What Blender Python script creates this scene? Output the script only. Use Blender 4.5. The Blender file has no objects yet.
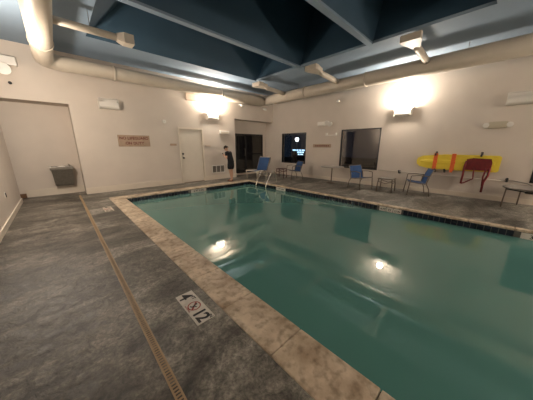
import bpy, bmesh, math, random
from mathutils import Vector, Matrix
PI = math.pi
sc = bpy.context.scene
C = sc.collection
random.seed(7)

# ------------------------------------------------------------------ materials
def mat(name, col=(.5,.5,.5), rough=.6, metal=0, var=0, scale=6, bump=0, bscale=60, emit=None, estr=0, spec=.5, stretch=None):
    m = bpy.data.materials.new(name); m.use_nodes = True
    nt = m.node_tree; b = nt.nodes['Principled BSDF']
    b.inputs['Base Color'].default_value = (*col, 1); b.inputs['Roughness'].default_value = rough
    b.inputs['Metallic'].default_value = metal; b.inputs['Specular IOR Level'].default_value = spec
    tc = nt.nodes.new('ShaderNodeTexCoord'); src = tc.outputs['Object']
    if stretch:
        mp = nt.nodes.new('ShaderNodeMapping'); mp.inputs['Scale'].default_value = stretch
        nt.links.new(src, mp.inputs['Vector']); src = mp.outputs['Vector']
    if var:
        n = nt.nodes.new('ShaderNodeTexNoise'); n.inputs['Scale'].default_value = scale; n.inputs['Detail'].default_value = 4
        nt.links.new(src, n.inputs['Vector'])
        r = nt.nodes.new('ShaderNodeValToRGB')
        r.color_ramp.elements[0].position = .3; r.color_ramp.elements[1].position = .7
        r.color_ramp.elements[0].color = (*[c*(1-var) for c in col], 1)
        r.color_ramp.elements[1].color = (*[min(1, c*(1+var)) for c in col], 1)
        nt.links.new(n.outputs['Fac'], r.inputs['Fac']); nt.links.new(r.outputs['Color'], b.inputs['Base Color'])
    if bump:
        n2 = nt.nodes.new('ShaderNodeTexNoise'); n2.inputs['Scale'].default_value = bscale; n2.inputs['Detail'].default_value = 3
        nt.links.new(src, n2.inputs['Vector'])
        bp = nt.nodes.new('ShaderNodeBump'); bp.inputs['Strength'].default_value = bump; bp.inputs['Distance'].default_value = .01
        nt.links.new(n2.outputs['Fac'], bp.inputs['Height']); nt.links.new(bp.outputs['Normal'], b.inputs['Normal'])
    if emit:
        b.inputs['Emission Color'].default_value = (*emit, 1); b.inputs['Emission Strength'].default_value = estr
    return m

M = {}
M['wall'] = mat('wall_paint', (.62,.545,.475), .75, var=.03, scale=2, bump=.15, bscale=90)
M['trim'] = mat('trim_paint', (.68,.60,.50), .5, var=.02)
M['tan_trim'] = mat('tan_trim', (.50,.36,.22), .6, var=.06)
M['ceil'] = mat('ceiling_blue_paint', (.215,.285,.365), .7, var=.06, scale=1.2)
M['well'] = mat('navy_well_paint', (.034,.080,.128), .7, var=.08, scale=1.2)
M['duct'] = mat('duct_paint', (.54,.47,.385), .45, var=.05, scale=4)
M['white'] = mat('white_plastic', (.78,.74,.68), .4, var=.02)
M['door'] = mat('door_paint', (.67,.60,.51), .45, var=.02)
M['black'] = mat('black_metal', (.012,.012,.014), .35, var=.2)
M['steel'] = mat('brushed_steel', (.27,.25,.22), .32, metal=.9, var=.1, scale=20)
M['chrome'] = mat('chrome', (.85,.80,.72), .15, metal=1)
M['bronze'] = mat('taupe_frame', (.17,.135,.105), .4, metal=.4, var=.1)
M['pale_frame'] = mat('pale_frame', (.60,.54,.46), .4, var=.04)
M['blue'] = mat('blue_sling', (.009,.050,.155), .75, var=.15, scale=30, bump=.3, bscale=300)
M['grey_fab'] = mat('grey_sling', (.10,.09,.085), .8, var=.15, scale=20)
M['yellow'] = mat('yellow_board', (.82,.63,.05), .45, var=.06, scale=5)
M['orange'] = mat('orange_strap', (.75,.14,.03), .7, var=.1, scale=20)
M['red'] = mat('dark_red_strap', (.15,.010,.012), .75, var=.25, scale=12)
M['darkred'] = mat('dark_red_plastic', (.10,.03,.025), .5, var=.2)
M['sign'] = mat('tan_sign', (.40,.285,.20), .55, var=.12, scale=8)
M['sign_red'] = mat('sign_lettering', (.16,.028,.02), .6)
M['sign_pale'] = mat('pale_poster', (.56,.45,.36), .6, var=.05)
M['tile_white'] = mat('marker_tile', (.62,.58,.52), .35, var=.08, scale=20)
M['worn'] = mat('worn_marker', (.55,.48,.40), .5, var=.25, scale=25)
M['ink'] = mat('marker_ink', (.012,.012,.014), .5)
M['ink_red'] = mat('marker_red', (.32,.05,.035), .5)
M['grout'] = mat('grout', (.10,.095,.085), .9)
M['skin'] = mat('skin', (.60,.36,.25), .55)
M['cloth'] = mat('black_cloth', (.009,.009,.012), .85, var=.2)
M['hair'] = mat('dark_hair', (.014,.008,.006), .95, var=.3, scale=60)
M['sandal'] = mat('brown_sandal', (.16,.045,.02), .6)
M['phone'] = mat('phone_black', (.01,.01,.012), .2)
M['lens'] = mat('lamp_lens', (.75,.72,.68), .2)
M['tube'] = mat('lit_tube', (1,.9,.75), .4, emit=(1,.80,.55), estr=22)
M['street'] = mat('street_light', (1,1,1), .4, emit=(.9,.97,1), estr=8)
M['sign_lit'] = mat('lit_sign', (.8,.9,1), .4, emit=(.45,.72,1), estr=1.6)
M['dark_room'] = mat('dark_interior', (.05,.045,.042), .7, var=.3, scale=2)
M['grille_dark'] = mat('grille_dark', (.02,.018,.016), .6)
M['glass_top'] = mat('frosted_table_glass', (.26,.23,.20), .3, var=.05)
M['brown'] = mat('brown_block', (.16,.085,.04), .6, var=.1)

def nodes(m):
    m.use_nodes = True; nt = m.node_tree; return nt, nt.nodes, nt.links

# deck: stamped slate concrete
def deck_mat():
    m = bpy.data.materials.new('stamped_deck'); nt, N, L = nodes(m); b = N['Principled BSDF']
    tc = N.new('ShaderNodeTexCoord')
    mp = N.new('ShaderNodeMapping'); mp.inputs['Rotation'].default_value = (0,0,.5); mp.inputs['Scale'].default_value = (1.0,2.1,1)
    L.new(tc.outputs['Object'], mp.inputs['Vector'])
    n1 = N.new('ShaderNodeTexNoise'); n1.inputs['Scale'].default_value = .9; n1.inputs['Detail'].default_value = 5; n1.inputs['Roughness'].default_value = .65; n1.inputs['Distortion'].default_value = .8
    L.new(mp.outputs['Vector'], n1.inputs['Vector'])
    r1 = N.new('ShaderNodeValToRGB'); e = r1.color_ramp.elements
    e[0].position = .36; e[0].color = (.026,.023,.019,1); e[1].position = .66; e[1].color = (.175,.158,.134,1)
    k = r1.color_ramp.elements.new(.5); k.color = (.078,.070,.059,1)
    L.new(n1.outputs['Fac'], r1.inputs['Fac'])
    n2 = N.new('ShaderNodeTexNoise'); n2.inputs['Scale'].default_value = 9; n2.inputs['Detail'].default_value = 8; n2.inputs['Roughness'].default_value = .75; n2.inputs['Distortion'].default_value = .9
    L.new(tc.outputs['Object'], n2.inputs['Vector'])
    r2 = N.new('ShaderNodeValToRGB'); r2.color_ramp.elements[0].position = .36; r2.color_ramp.elements[0].color = (.38,.37,.37,1)
    r2.color_ramp.elements[1].position = .64; r2.color_ramp.elements[1].color = (1.9,1.87,1.82,1)
    L.new(n2.outputs['Fac'], r2.inputs['Fac'])
    mx = N.new('ShaderNodeMix'); mx.data_type = 'RGBA'; mx.blend_type = 'MULTIPLY'; mx.inputs[0].default_value = .8
    L.new(r1.outputs['Color'], mx.inputs[6]); L.new(r2.outputs['Color'], mx.inputs[7])
    n3 = N.new('ShaderNodeTexNoise'); n3.inputs['Scale'].default_value = 38; n3.inputs['Detail'].default_value = 5; n3.inputs['Roughness'].default_value = .7; n3.inputs['Distortion'].default_value = .6
    L.new(tc.outputs['Object'], n3.inputs['Vector'])
    r3 = N.new('ShaderNodeValToRGB'); r3.color_ramp.elements[0].position = .38; r3.color_ramp.elements[0].color = (.45,.45,.45,1)
    r3.color_ramp.elements[1].position = .62; r3.color_ramp.elements[1].color = (1.75,1.73,1.7,1)
    L.new(n3.outputs['Fac'], r3.inputs['Fac'])
    m3 = N.new('ShaderNodeMix'); m3.data_type = 'RGBA'; m3.blend_type = 'MULTIPLY'; m3.inputs[0].default_value = .6
    L.new(mx.outputs[2], m3.inputs[6]); L.new(r3.outputs['Color'], m3.inputs[7]); mx = m3
    # bluer, paler concrete on the pool side of the drain
    sp = N.new('ShaderNodeSeparateXYZ'); L.new(tc.outputs['Object'], sp.inputs['Vector'])
    mr = N.new('ShaderNodeMapRange'); mr.inputs[1].default_value = .29; mr.inputs[2].default_value = .32; L.new(sp.outputs['X'], mr.inputs[0])
    mt = N.new('ShaderNodeMix'); mt.data_type = 'RGBA'; mt.blend_type = 'MULTIPLY'
    L.new(mr.outputs[0], mt.inputs[0]); L.new(mx.outputs[2], mt.inputs[6]); mt.inputs[7].default_value = (1.38,1.44,1.48,1)
    L.new(mt.outputs[2], b.inputs['Base Color'])
    b.inputs['Roughness'].default_value = .42
    bp = N.new('ShaderNodeBump'); bp.inputs['Strength'].default_value = .8; bp.inputs['Distance'].default_value = .012
    L.new(n2.outputs['Fac'], bp.inputs['Height']); L.new(bp.outputs['Normal'], b.inputs['Normal'])
    return m
M['deck'] = deck_mat()

def stone_mat():
    m = bpy.data.materials.new('tan_coping_stone'); nt, N, L = nodes(m); b = N['Principled BSDF']
    tc = N.new('ShaderNodeTexCoord')
    n1 = N.new('ShaderNodeTexNoise'); n1.inputs['Scale'].default_value = 3.5; n1.inputs['Detail'].default_value = 6; n1.inputs['Roughness'].default_value = .6
    L.new(tc.outputs['Object'], n1.inputs['Vector'])
    r = N.new('ShaderNodeValToRGB'); e = r.color_ramp.elements
    e[0].position = .33; e[0].color = (.34,.245,.16,1); e[1].position = .66; e[1].color = (.70,.58,.44,1)
    L.new(n1.outputs['Fac'], r.inputs['Fac'])
    n2 = N.new('ShaderNodeTexNoise'); n2.inputs['Scale'].default_value = 15; n2.inputs['Detail'].default_value = 4
    L.new(tc.outputs['Object'], n2.inputs['Vector'])
    r2 = N.new('ShaderNodeValToRGB'); r2.color_ramp.elements[0].position = .33; r2.color_ramp.elements[0].color = (.50,.47,.43,1); r2.color_ramp.elements[1].position = .52; r2.color_ramp.elements[1].color = (1,1,1,1)
    L.new(n2.outputs['Fac'], r2.inputs['Fac'])
    mx = N.new('ShaderNodeMix'); mx.data_type = 'RGBA'; mx.blend_type = 'MULTIPLY'; mx.inputs[0].default_value = .8
    L.new(r.outputs['Color'], mx.inputs[6]); L.new(r2.outputs['Color'], mx.inputs[7]); L.new(mx.outputs[2], b.inputs['Base Color'])
    b.inputs['Roughness'].default_value = .5
    bp = N.new('ShaderNodeBump'); bp.inputs['Strength'].default_value = .3; bp.inputs['Distance'].default_value = .01
    L.new(n2.outputs['Fac'], bp.inputs['Height']); L.new(bp.outputs['Normal'], b.inputs['Normal'])
    return m
M['stone'] = stone_mat()
M['tile_dark'] = mat('navy_waterline_tile', (.010,.013,.024), .25, var=.5, scale=9)
M['plaster'] = mat('pool_plaster', (.20,.38,.34), .8, var=.05, scale=1.5)
M['drain'] = mat('tan_drain', (.34,.235,.135), .5, var=.1, scale=12)
M['drain_slot'] = mat('drain_slot', (.06,.045,.03), .7)

def water_mat():
    m = bpy.data.materials.new('pool_water'); nt, N, L = nodes(m)
    N.remove(N['Principled BSDF']); out = N['Material Output']
    fr = N.new('ShaderNodeFresnel'); fr.inputs['IOR'].default_value = 1.55
    gl = N.new('ShaderNodeBsdfGlossy'); gl.inputs['Roughness'].default_value = .012; gl.inputs['Color'].default_value = (.95,.97,.97,1)
    tr = N.new('ShaderNodeBsdfTransparent'); tr.inputs['Color'].default_value = (.36,.62,.55,1)
    df = N.new('ShaderNodeBsdfDiffuse'); df.inputs['Color'].default_value = (.118,.30,.265,1)
    mb = N.new('ShaderNodeMixShader'); mb.inputs[0].default_value = .72
    L.new(tr.outputs[0], mb.inputs[1]); L.new(df.outputs[0], mb.inputs[2])
    ms = N.new('ShaderNodeMixShader'); L.new(fr.outputs[0], ms.inputs[0]); L.new(mb.outputs[0], ms.inputs[1]); L.new(gl.outputs[0], ms.inputs[2])
    tc = N.new('ShaderNodeTexCoord'); n = N.new('ShaderNodeTexNoise'); n.inputs['Scale'].default_value = 1.6; n.inputs['Detail'].default_value = 2
    L.new(tc.outputs['Object'], n.inputs['Vector'])
    bp = N.new('ShaderNodeBump'); bp.inputs['Strength'].default_value = .03; bp.inputs['Distance'].default_value = .02
    L.new(n.outputs['Fac'], bp.inputs['Height'])
    L.new(bp.outputs['Normal'], gl.inputs['Normal'])
    L.new(ms.outputs[0], out.inputs['Surface'])
    return m
M['water'] = water_mat()

def pane_mat(name, ior, tint):
    m = bpy.data.materials.new(name); nt, N, L = nodes(m)
    N.remove(N['Principled BSDF']); out = N['Material Output']
    fr = N.new('ShaderNodeFresnel'); fr.inputs['IOR'].default_value = ior
    ge = N.new('ShaderNodeNewGeometry'); iv = N.new('ShaderNodeMapRange'); iv.inputs[3].default_value = ior; iv.inputs[4].default_value = 1/ior
    L.new(ge.outputs['Backfacing'], iv.inputs[0]); L.new(iv.outputs[0], fr.inputs['IOR'])
    gl = N.new('ShaderNodeBsdfGlossy'); gl.inputs['Roughness'].default_value = .01; gl.inputs['Color'].default_value = (1,.97,.92,1)
    tr = N.new('ShaderNodeBsdfTransparent'); tr.inputs['Color'].default_value = tint
    ms = N.new('ShaderNodeMixShader'); L.new(fr.outputs[0], ms.inputs[0]); L.new(tr.outputs[0], ms.inputs[1]); L.new(gl.outputs[0], ms.inputs[2])
    L.new(ms.outputs[0], out.inputs['Surface'])
    return m
M['pane'] = pane_mat('window_glass', 1.75, (.75,.78,.8,1))
M['pane2'] = pane_mat('mirroring_window_glass', 2.2, (.6,.6,.6,1))

# ------------------------------------------------------------------ mesh builder
class MB:
    def __init__(s): s.bm = bmesh.new()
    def box(s, a, b, bev=0):
        x0,y0,z0 = [min(p,q) for p,q in zip(a,b)]; x1,y1,z1 = [max(p,q) for p,q in zip(a,b)]
        v = [s.bm.verts.new(p) for p in ((x0,y0,z0),(x1,y0,z0),(x1,y1,z0),(x0,y1,z0),(x0,y0,z1),(x1,y0,z1),(x1,y1,z1),(x0,y1,z1))]
        fs = [s.bm.faces.new([v[i] for i in f]) for f in ((3,2,1,0),(4,5,6,7),(0,1,5,4),(1,2,6,5),(2,3,7,6),(3,0,4,7))]
        if bev:
            es = list({e for f in fs for e in f.edges})
            bmesh.ops.bevel(s.bm, geom=es, offset=bev, segments=2, affect='EDGES', profile=.6)
        return s
    def quad(s, *p):
        s.bm.faces.new([s.bm.verts.new(q) for q in p]); return s
    def tube(s, pts, r, n=10, cap=True, sx=1):
        pts = [Vector(p) for p in pts]; rs = r if isinstance(r, (list,tuple)) else [r]*len(pts)
        rings = []; prev = None
        for i, p in enumerate(pts):
            t = (pts[min(i+1,len(pts)-1)] - pts[max(i-1,0)]).normalized()
            if prev is None:
                a = Vector((0,0,1)) if abs(t.z) < .9 else Vector((1,0,0))
                u = t.cross(a).normalized()
            else:
                u = (prev - t*prev.dot(t)).normalized()
            prev = u; w = t.cross(u)
            rings.append([s.bm.verts.new(p + u*(rs[i]*math.cos(2*PI*k/n)) + w*(rs[i]*sx*math.sin(2*PI*k/n))) for k in range(n)])
        for a, b in zip(rings, rings[1:]):
            for k in range(n):
                f = s.bm.faces.new((a[k], a[(k+1)%n], b[(k+1)%n], b[k])); f.smooth = True
        if cap:
            s.bm.faces.new(rings[0][::-1]); s.bm.faces.new(rings[-1])
        return s
    def loft(s, secs, cap=True, smooth=False):
        rings = [[s.bm.verts.new(p) for p in sec] for sec in secs]; n = len(rings[0])
        for a, b in zip(rings, rings[1:]):
            for k in range(n):
                f = s.bm.faces.new((a[k], a[(k+1)%n], b[(k+1)%n], b[k])); f.smooth = smooth
        if cap: s.bm.faces.new(rings[0][::-1]); s.bm.faces.new(rings[-1])
        return s
    def ball(s, c, r, sc_=(1,1,1), seg=14):
        g = bmesh.ops.create_uvsphere(s.bm, u_segments=seg, v_segments=seg-4, radius=r)
        for v in g['verts']: v.co = Vector((v.co.x*sc_[0], v.co.y*sc_[1], v.co.z*sc_[2])) + Vector(c)
        for v in g['verts']:
            for f in v.link_faces: f.smooth = True
        return s
    def build(s, name, m, parent=None, loc=None):
        bmesh.ops.recalc_face_normals(s.bm, faces=s.bm.faces[:])
        me = bpy.data.meshes.new(name); s.bm.to_mesh(me); s.bm.free()
        me.materials.append(m)
        o = bpy.data.objects.new(name, me); C.objects.link(o)
        if parent: o.parent = parent
        if loc: o.location = loc
        return o

def tag(o, label=None, cat=None, group=None, kind=None):
    if label: o['label'] = label
    if cat: o['category'] = cat
    if group: o['group'] = group
    if kind: o['kind'] = kind
    return o
def thing(name, label, cat, loc=(0,0,0), rz=0, group=None):
    o = bpy.data.objects.new(name, None); C.objects.link(o); o.location = loc; o.rotation_euler = (0,0,rz)
    o.empty_display_size = .1
    return tag(o, label, cat, group)
def struct(o, label=None, cat=None): return tag(o, label, cat, kind='structure')
def text_mesh(name, body, size, m, parent, mtx, extrude=.001, spacing=1, bold=0):
    cu = bpy.data.curves.new(name, 'FONT'); cu.body = body; cu.size = size; cu.extrude = extrude
    cu.align_x = 'CENTER'; cu.align_y = 'CENTER'; cu.space_character = spacing; cu.offset = bold; cu.resolution_u = 3
    t = bpy.data.objects.new(name, cu); C.objects.link(t)
    me = bpy.data.meshes.new_from_object(t); C.objects.unlink(t); bpy.data.objects.remove(t)
    me.transform(mtx); me.name = name; me.materials.clear(); me.materials.append(m)
    o = bpy.data.objects.new(name, me); C.objects.link(o); o.parent = parent
    return o
def dup(root, loc, rz, label, group=None):
    r = root.copy(); C.objects.link(r); r.location = loc; r.rotation_euler = (0,0,rz); r['label'] = label
    if group: r['group'] = group
    for ch in list(root.children):
        c = ch.copy(); C.objects.link(c); c.parent = r
        for g in ch.children:
            d = g.copy(); C.objects.link(d); d.parent = c
    return r
def Rx(a): return Matrix.Rotation(a, 4, 'X')
def Rz(a): return Matrix.Rotation(a, 4, 'Z')
def T(*p): return Matrix.Translation(p)
ON_BACK = Rx(PI/2)                       # lettering facing -y
ON_RIGHT = Rz(-PI/2) @ Rx(PI/2)          # lettering facing -x

# ------------------------------------------------------------------ room constants
XL, XR, YB, YF, ZC = -.91, 8.78, 8.80, -4.6, 4.0
# pool
PX0, PX1, PY0, PY1 = 1.25, 5.97, -3.6, 7.40
CB = .15
CW = .36

# floor (deck with the pool cut out)
mb = MB()
ox0, ox1, oy0, oy1 = PX0-CW, PX1+CB, PY0-CW, PY1+CW
def slab(x0,y0,x1,y1): mb.box((x0,y0,-.25),(x1,y1,0))
slab(XL-1.2, YF-.3, ox0, 10.2); slab(ox1, YF-.3, XR+.3, 10.2); slab(ox0, oy1, ox1, 10.2); slab(ox0, YF-.3, ox1, oy0)
struct(mb.build('floor', M['deck']), 'grey stamped concrete pool deck', 'floor')

# pool basin
mb = MB(); d = -1.25; w = .22
mb.box((ox0,oy0,d-.2),(ox1,oy1,d)); mb.box((ox0,oy0,d),(PX0,oy1,-.255)); mb.box((PX1,oy0,d),(ox1,oy1,-.255))
mb.box((PX0,PY1,d),(PX1,oy1,-.255)); mb.box((PX0,oy0,d),(PX1,PY0,-.255))
struct(mb.build('pool_basin', M['plaster']), 'pale green plastered swimming pool basin', 'pool')

# coping
mb = MB()
def stone_row(axis, fixed0, fixed1, a, b, step, start):
    ys = [a]; y = start
    while y < b-.05:
        if y > a+.05: ys.append(y)
        y += step
    ys.append(b)
    for p, q in zip(ys, ys[1:]):
        g = .003
        if axis == 'y': mb.box((fixed0,p+g,-.036),(fixed1,q-g,.006), .012)
        else: mb.box((p+g,fixed0,-.036),(q-g,fixed1,.006), .012)
stone_row('y', ox0+.004, PX0, oy0, oy1, .645, oy0+ .345)
stone_row('y', PX1, ox1-.004, oy0, oy1, .645, oy0+.3)
stone_row('x', PY1, oy1-.004, PX0, PX1, .62, PX0+.4)
stone_row('x', oy0+.004, PY0, PX0, PX1, .62, PX0+.4)
struct(mb.build('pool_coping', M['stone']), 'tan stone coping edging the pool', 'coping')
mb = MB()
mb.box((ox0,oy0,-.25),(PX0+.0,oy1,-.037)); mb.box((PX1,oy0,-.25),(ox1,oy1,-.037)); mb.box((PX0,PY1,-.25),(PX1,oy1,-.037)); mb.box((PX0,oy0,-.25),(PX1,PY0,-.037))
struct(mb.build('coping_bed', M['grout']), 'dark grout bed under the coping', 'trim')

# waterline tiles
mb = MB(); ts = .102; gap = .012
markB = [(1.42,1.95), (-.95,-.52), (5.28,5.74)]; markA = [(3.27,3.86)]
y = PY0
while y < PY1-.05:
    if not any(a-.09 < y < b-.005 for a, b in markB): mb.box((PX1-.008,y+gap/2,-.165),(PX1-.001,y+ts-gap/2,-.040))
    mb.box((PX0+.001,y+gap/2,-.165),(PX0+.008,y+ts-gap/2,-.040)); y += ts
x = PX0
while x < PX1-.05:
    if not any(a-.09 < x < b-.005 for a, b in markA): mb.box((x+gap/2,PY1-.008,-.165),(x+ts-gap/2,PY1-.001,-.040))
    mb.box((x+gap/2,PY0+.001,-.165),(x+ts-gap/2,PY0+.008,-.040)); x += ts
struct(mb.build('waterline_tiles', M['tile_dark']), 'band of dark navy square tiles at the waterline', 'tiles')

# water
mb = MB(); n = 6
mb.quad((PX0,PY0,-.15),(PX1,PY0,-.15),(PX1,PY1,-.15),(PX0,PY1,-.15))
o = mb.build('pool_water', M['water']); tag(o, 'still green pool water mirroring the walls', 'water', kind='stuff')

# ---- walls
def wall_with_openings(axis, pos, thick, a, b, z0, z1, holes):
    """axis 'x': wall runs along x at y=pos..pos+thick; 'y': runs along y at x=pos..pos+thick"""
    mb = MB(); cuts = sorted({a, b, *[h[0] for h in holes], *[h[1] for h in holes]})
    for p, q in zip(cuts, cuts[1:]):
        hs = [h for h in holes if h[0] <= p+1e-6 and h[1] >= q-1e-6]
        zs = []
        if hs:
            h = hs[0]
            if h[2] > z0: zs.append((z0,h[2]))
            if h[3] < z1: zs.append((h[3],z1))
        else: zs = [(z0,z1)]
        for u, v in zs:
            if axis == 'x': mb.box((p,pos,u),(q,pos+thick,v))
            else: mb.box((pos,p,u),(pos+thick,q,v))
    return mb
NX1 = .48; AX0, AX1 = 6.27, XR
W1 = (6.52,8.08,.63,2.12); W2 = (3.15,4.72,.60,2.15); W3 = (-2.25,-.64,.57,2.15)
DX0, DX1, DZ = 3.63, 4.56, 2.14
mb = wall_with_openings('x', YB, .15, XL-1.2, XR, 0, 6.4, [(XL-1.2,NX1,0,2.66),(DX0-.07,DX1+.07,0,DZ+.07),(AX0,AX1,0,2.72)])
# niche shell and alcove shell
NB = 9.45; AB = 9.32
mb.box((XL-1.2,NB,0),(NX1,NB+.1,2.76)); mb.box((XL-1.3,8.81,0),(XL-1.2,NB,2.76)); mb.box((NX1,YB+.15,0),(NX1+.12,NB+.1,2.76)); mb.box((XL-1.2,YB+.15,2.66),(NX1,NB,2.76))
ADX0, ADX1, ADZ0, ADZ1 = 6.60, 8.50, .10, 2.10
mb.box((AX0,AB,0),(ADX0,AB+.12,2.82)); mb.box((ADX1,AB,0),(AX1,AB+.12,2.82)); mb.box((ADX0,AB,ADZ1),(ADX1,AB+.12,2.82)); mb.box((ADX0,AB,0),(ADX1,AB+.12,ADZ0))
mb.box((AX0-.12,YB+.15,0),(AX0,AB+.12,2.82)); mb.box((AX0,YB+.15,2.72),(AX1,AB,2.82))
struct(mb.build('wall_back', M['wall']), 'beige painted wall with the sign and the white door', 'wall')
mb = wall_with_openings('y', XR, .2, YF-.15, 9.5, 0, 6.4, [W1, W2, W3])
struct(mb.build('wall_right', M['wall']), 'beige painted wall with dark windows', 'wall')
mb = MB(); mb.box((XL-.15,YF,0),(XL,8.74,4.0)); struct(mb.build('wall_left', M['wall']), 'beige side wall at the left', 'wall')
mb = MB(); mb.box((XL-.15,YF-.15,0),(XR,YF,4.0)); struct(mb.build('wall_front', M['wall']), 'beige wall behind the viewer', 'wall')
mb = MB(); mb.box((XL-1.2,8.74,2.66),(XL,8.80,4.0)); mb.box((XL-1.2,8.60,0),(XL-.15,8.74,4.0)); struct(mb.build('wall_corner', M['wall']), 'short return of beige wall by the recess', 'wall')

# ---- ceiling with raised well
OX0, OX1, OY0, OY1 = .95, 6.24, -3.9, 7.2
HW = 6.1
mb = MB()
mb.box((XL-1.2,YF-.15,ZC),(OX0,YB+.0,ZC+.06)); mb.box((OX1,YF-.15,ZC),(XR,YB,ZC+.06))
mb.box((OX0,OY1,ZC),(OX1,YB,ZC+.06)); mb.box((OX0,YF-.15,ZC),(OX1,OY0,ZC+.06))
z0, z1 = ZC, HW
struct(mb.build('ceiling', M['ceil']), 'blue-grey painted ceiling around the raised well', 'ceiling'); mb = MB()
tx0, tx1, ty0, ty1 = OX0+1.9, OX1+.75, OY0+.9, OY1-.9
for q in (((OX0,OY1,z0),(OX1,OY1,z0),(tx1,ty1,z1),(tx0,ty1,z1)), ((OX0,OY0,z0),(OX0,OY1,z0),(tx0,ty1,z1),(tx0,ty0,z1)),
          ((OX1,OY1,z0),(OX1,OY0,z0),(tx1,ty0,z1),(tx1,ty1,z1)), ((OX1,OY0,z0),(OX0,OY0,z0),(tx0,ty0,z1),(tx1,ty0,z1)),
          ((tx0,ty0,z1),(tx0,ty1,z1),(tx1,ty1,z1),(tx1,ty0,z1))): mb.quad(*q)
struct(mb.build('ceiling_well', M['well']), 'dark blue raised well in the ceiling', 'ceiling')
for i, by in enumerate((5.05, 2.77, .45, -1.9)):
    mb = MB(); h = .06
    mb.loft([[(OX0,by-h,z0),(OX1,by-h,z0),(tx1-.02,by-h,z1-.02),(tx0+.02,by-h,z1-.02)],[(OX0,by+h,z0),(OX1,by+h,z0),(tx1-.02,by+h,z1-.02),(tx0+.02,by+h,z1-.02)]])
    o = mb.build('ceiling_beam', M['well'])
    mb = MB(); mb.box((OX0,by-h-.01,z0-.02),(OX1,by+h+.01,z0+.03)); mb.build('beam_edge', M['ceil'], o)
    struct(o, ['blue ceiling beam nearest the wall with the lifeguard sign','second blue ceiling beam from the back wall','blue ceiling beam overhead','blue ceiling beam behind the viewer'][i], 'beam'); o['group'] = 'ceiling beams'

# ---- baseboards & ledge
mb = MB(); mb.box((NX1,YB-.02,0),(DX0-.08,YB-.001,.20)); mb.box((DX1+.08,YB-.02,0),(AX0,YB-.001,.20)); struct(mb.build('baseboard_back', M['trim']), 'pale baseboard along the back wall', 'baseboard')
mb = MB(); mb.box((XL+.06,NB-.03,0),(NX1-.001,NB-.001,.21)); struct(mb.build('baseboard_recess', M['trim']), 'pale baseboard inside the wall recess', 'baseboard')
mb = MB(); mb.box((XL+.001,YF,0),(XL+.02,8.74,.11)); struct(mb.build('baseboard_left', M['trim']), 'pale baseboard along the left wall', 'baseboard')
mb = MB(); mb.box((XR-.02,YF,0),(XR-.001,YB,.14)); struct(mb.build('baseboard_right', M['trim']), 'pale baseboard under the windows', 'baseboard')
mb = MB(); mb.box((AX0,AB-.02,0),(AX1-.02,AB-.001,.1)); struct(mb.build('baseboard_alcove', M['trim']), 'pale baseboard under the glass door alcove', 'baseboard')
mb = MB(); mb.box((XL-.30,NB-.06,0),(XL+.055,NB-.001,.12)); struct(mb.build('trim_1', M['brown']), 'brown block at the foot of the recess', 'trim')

# ---- white door (door_1)
o = thing('door_1', 'white painted door in the back wall with dark lock', 'door', (0,0,0)); o['kind'] = 'structure'
mb = MB(); mb.box((DX0-.07,YB-.025,0),(DX0,YB+.10,DZ)); mb.box((DX1,YB-.025,0),(DX1+.07,YB+.10,DZ)); mb.box((DX0-.07,YB-.025,DZ),(DX1+.07,YB+.10,DZ+.07)); mb.build('door_frame', M['trim'], o)
mb = MB(); mb.box((DX0+.004,YB+.035,.012),(DX1-.004,YB+.08,DZ-.004),.004); leaf = mb.build('door_leaf', M['door'], o)
mb = MB(); mb.tube([(DX0+.07,YB+.035,1.02),(DX0+.07,YB-.03,1.02)], .022); mb.ball((DX0+.07,YB-.04,1.02),.032); mb.build('door_handle', M['black'], leaf)
mb = MB(); mb.tube([(DX0+.07,YB+.036,1.18),(DX0+.07,YB-.0,1.18)], .035, 14); mb.build('door_lock', M['black'], leaf)
mb = MB(); mb.box((DX0,YB-.01,0),(DX1,YB+.1,.012)); mb.build('threshold', M['brown'], o)
mb = MB(); mb.box((DX0-.2,YB+.14,0),(DX1+.2,YB+.16,2.4)); struct(mb.build('wall_service', M['dark_room']), 'dark wall behind the white door', 'wall')

# ---- glass door in alcove (door_2)
o = thing('door_2', 'dark glazed double door in the alcove', 'door', (0,0,0)); o['kind'] = 'structure'
mb = MB(); f = .06; xm = 7.30
y0_, y1_ = AB-.02, AB+.05
mb.box((ADX0,y0_,ADZ0),(ADX0+f,y1_,ADZ1)); mb.box((ADX1-f,y0_,ADZ0),(ADX1,y1_,ADZ1)); mb.box((ADX0,y0_,ADZ1-f),(ADX1,y1_,ADZ1)); mb.box((ADX0,y0_,ADZ0),(ADX1,y1_,ADZ0+.07))
mb.box((xm-.06,y0_,ADZ0),(xm+.05,y1_,ADZ1)); mb.box((xm,y0_+.01,1.05),(ADX1,y1_,1.11))
mb.build('door_frame', M['black'], o)
def sheet(mb,x0,x1,z0,z1): mb.quad((x0,AB+.01,z0),(x1,AB+.01,z0),(x1,AB+.01,z1),(x0,AB+.01,z1))
mb = MB(); sheet(mb,ADX0+f,xm-.06,ADZ0+.07,ADZ1-f); mb.build('pane', M['pane'], o)
mb = MB(); sheet(mb,xm+.05,ADX1-f,ADZ0+.07,1.05); sheet(mb,xm+.05,ADX1-f,1.11,ADZ1-f); mb.build('pane', M['pane'], o)
mb = MB(); mb.tube([(xm-.10,AB-.02,1.0),(xm-.10,AB-.07,1.0),(xm-.10,AB-.07,1.35),(xm-.10,AB-.02,1.35)], .012); mb.build('door_handle', M['steel'], o)
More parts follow.
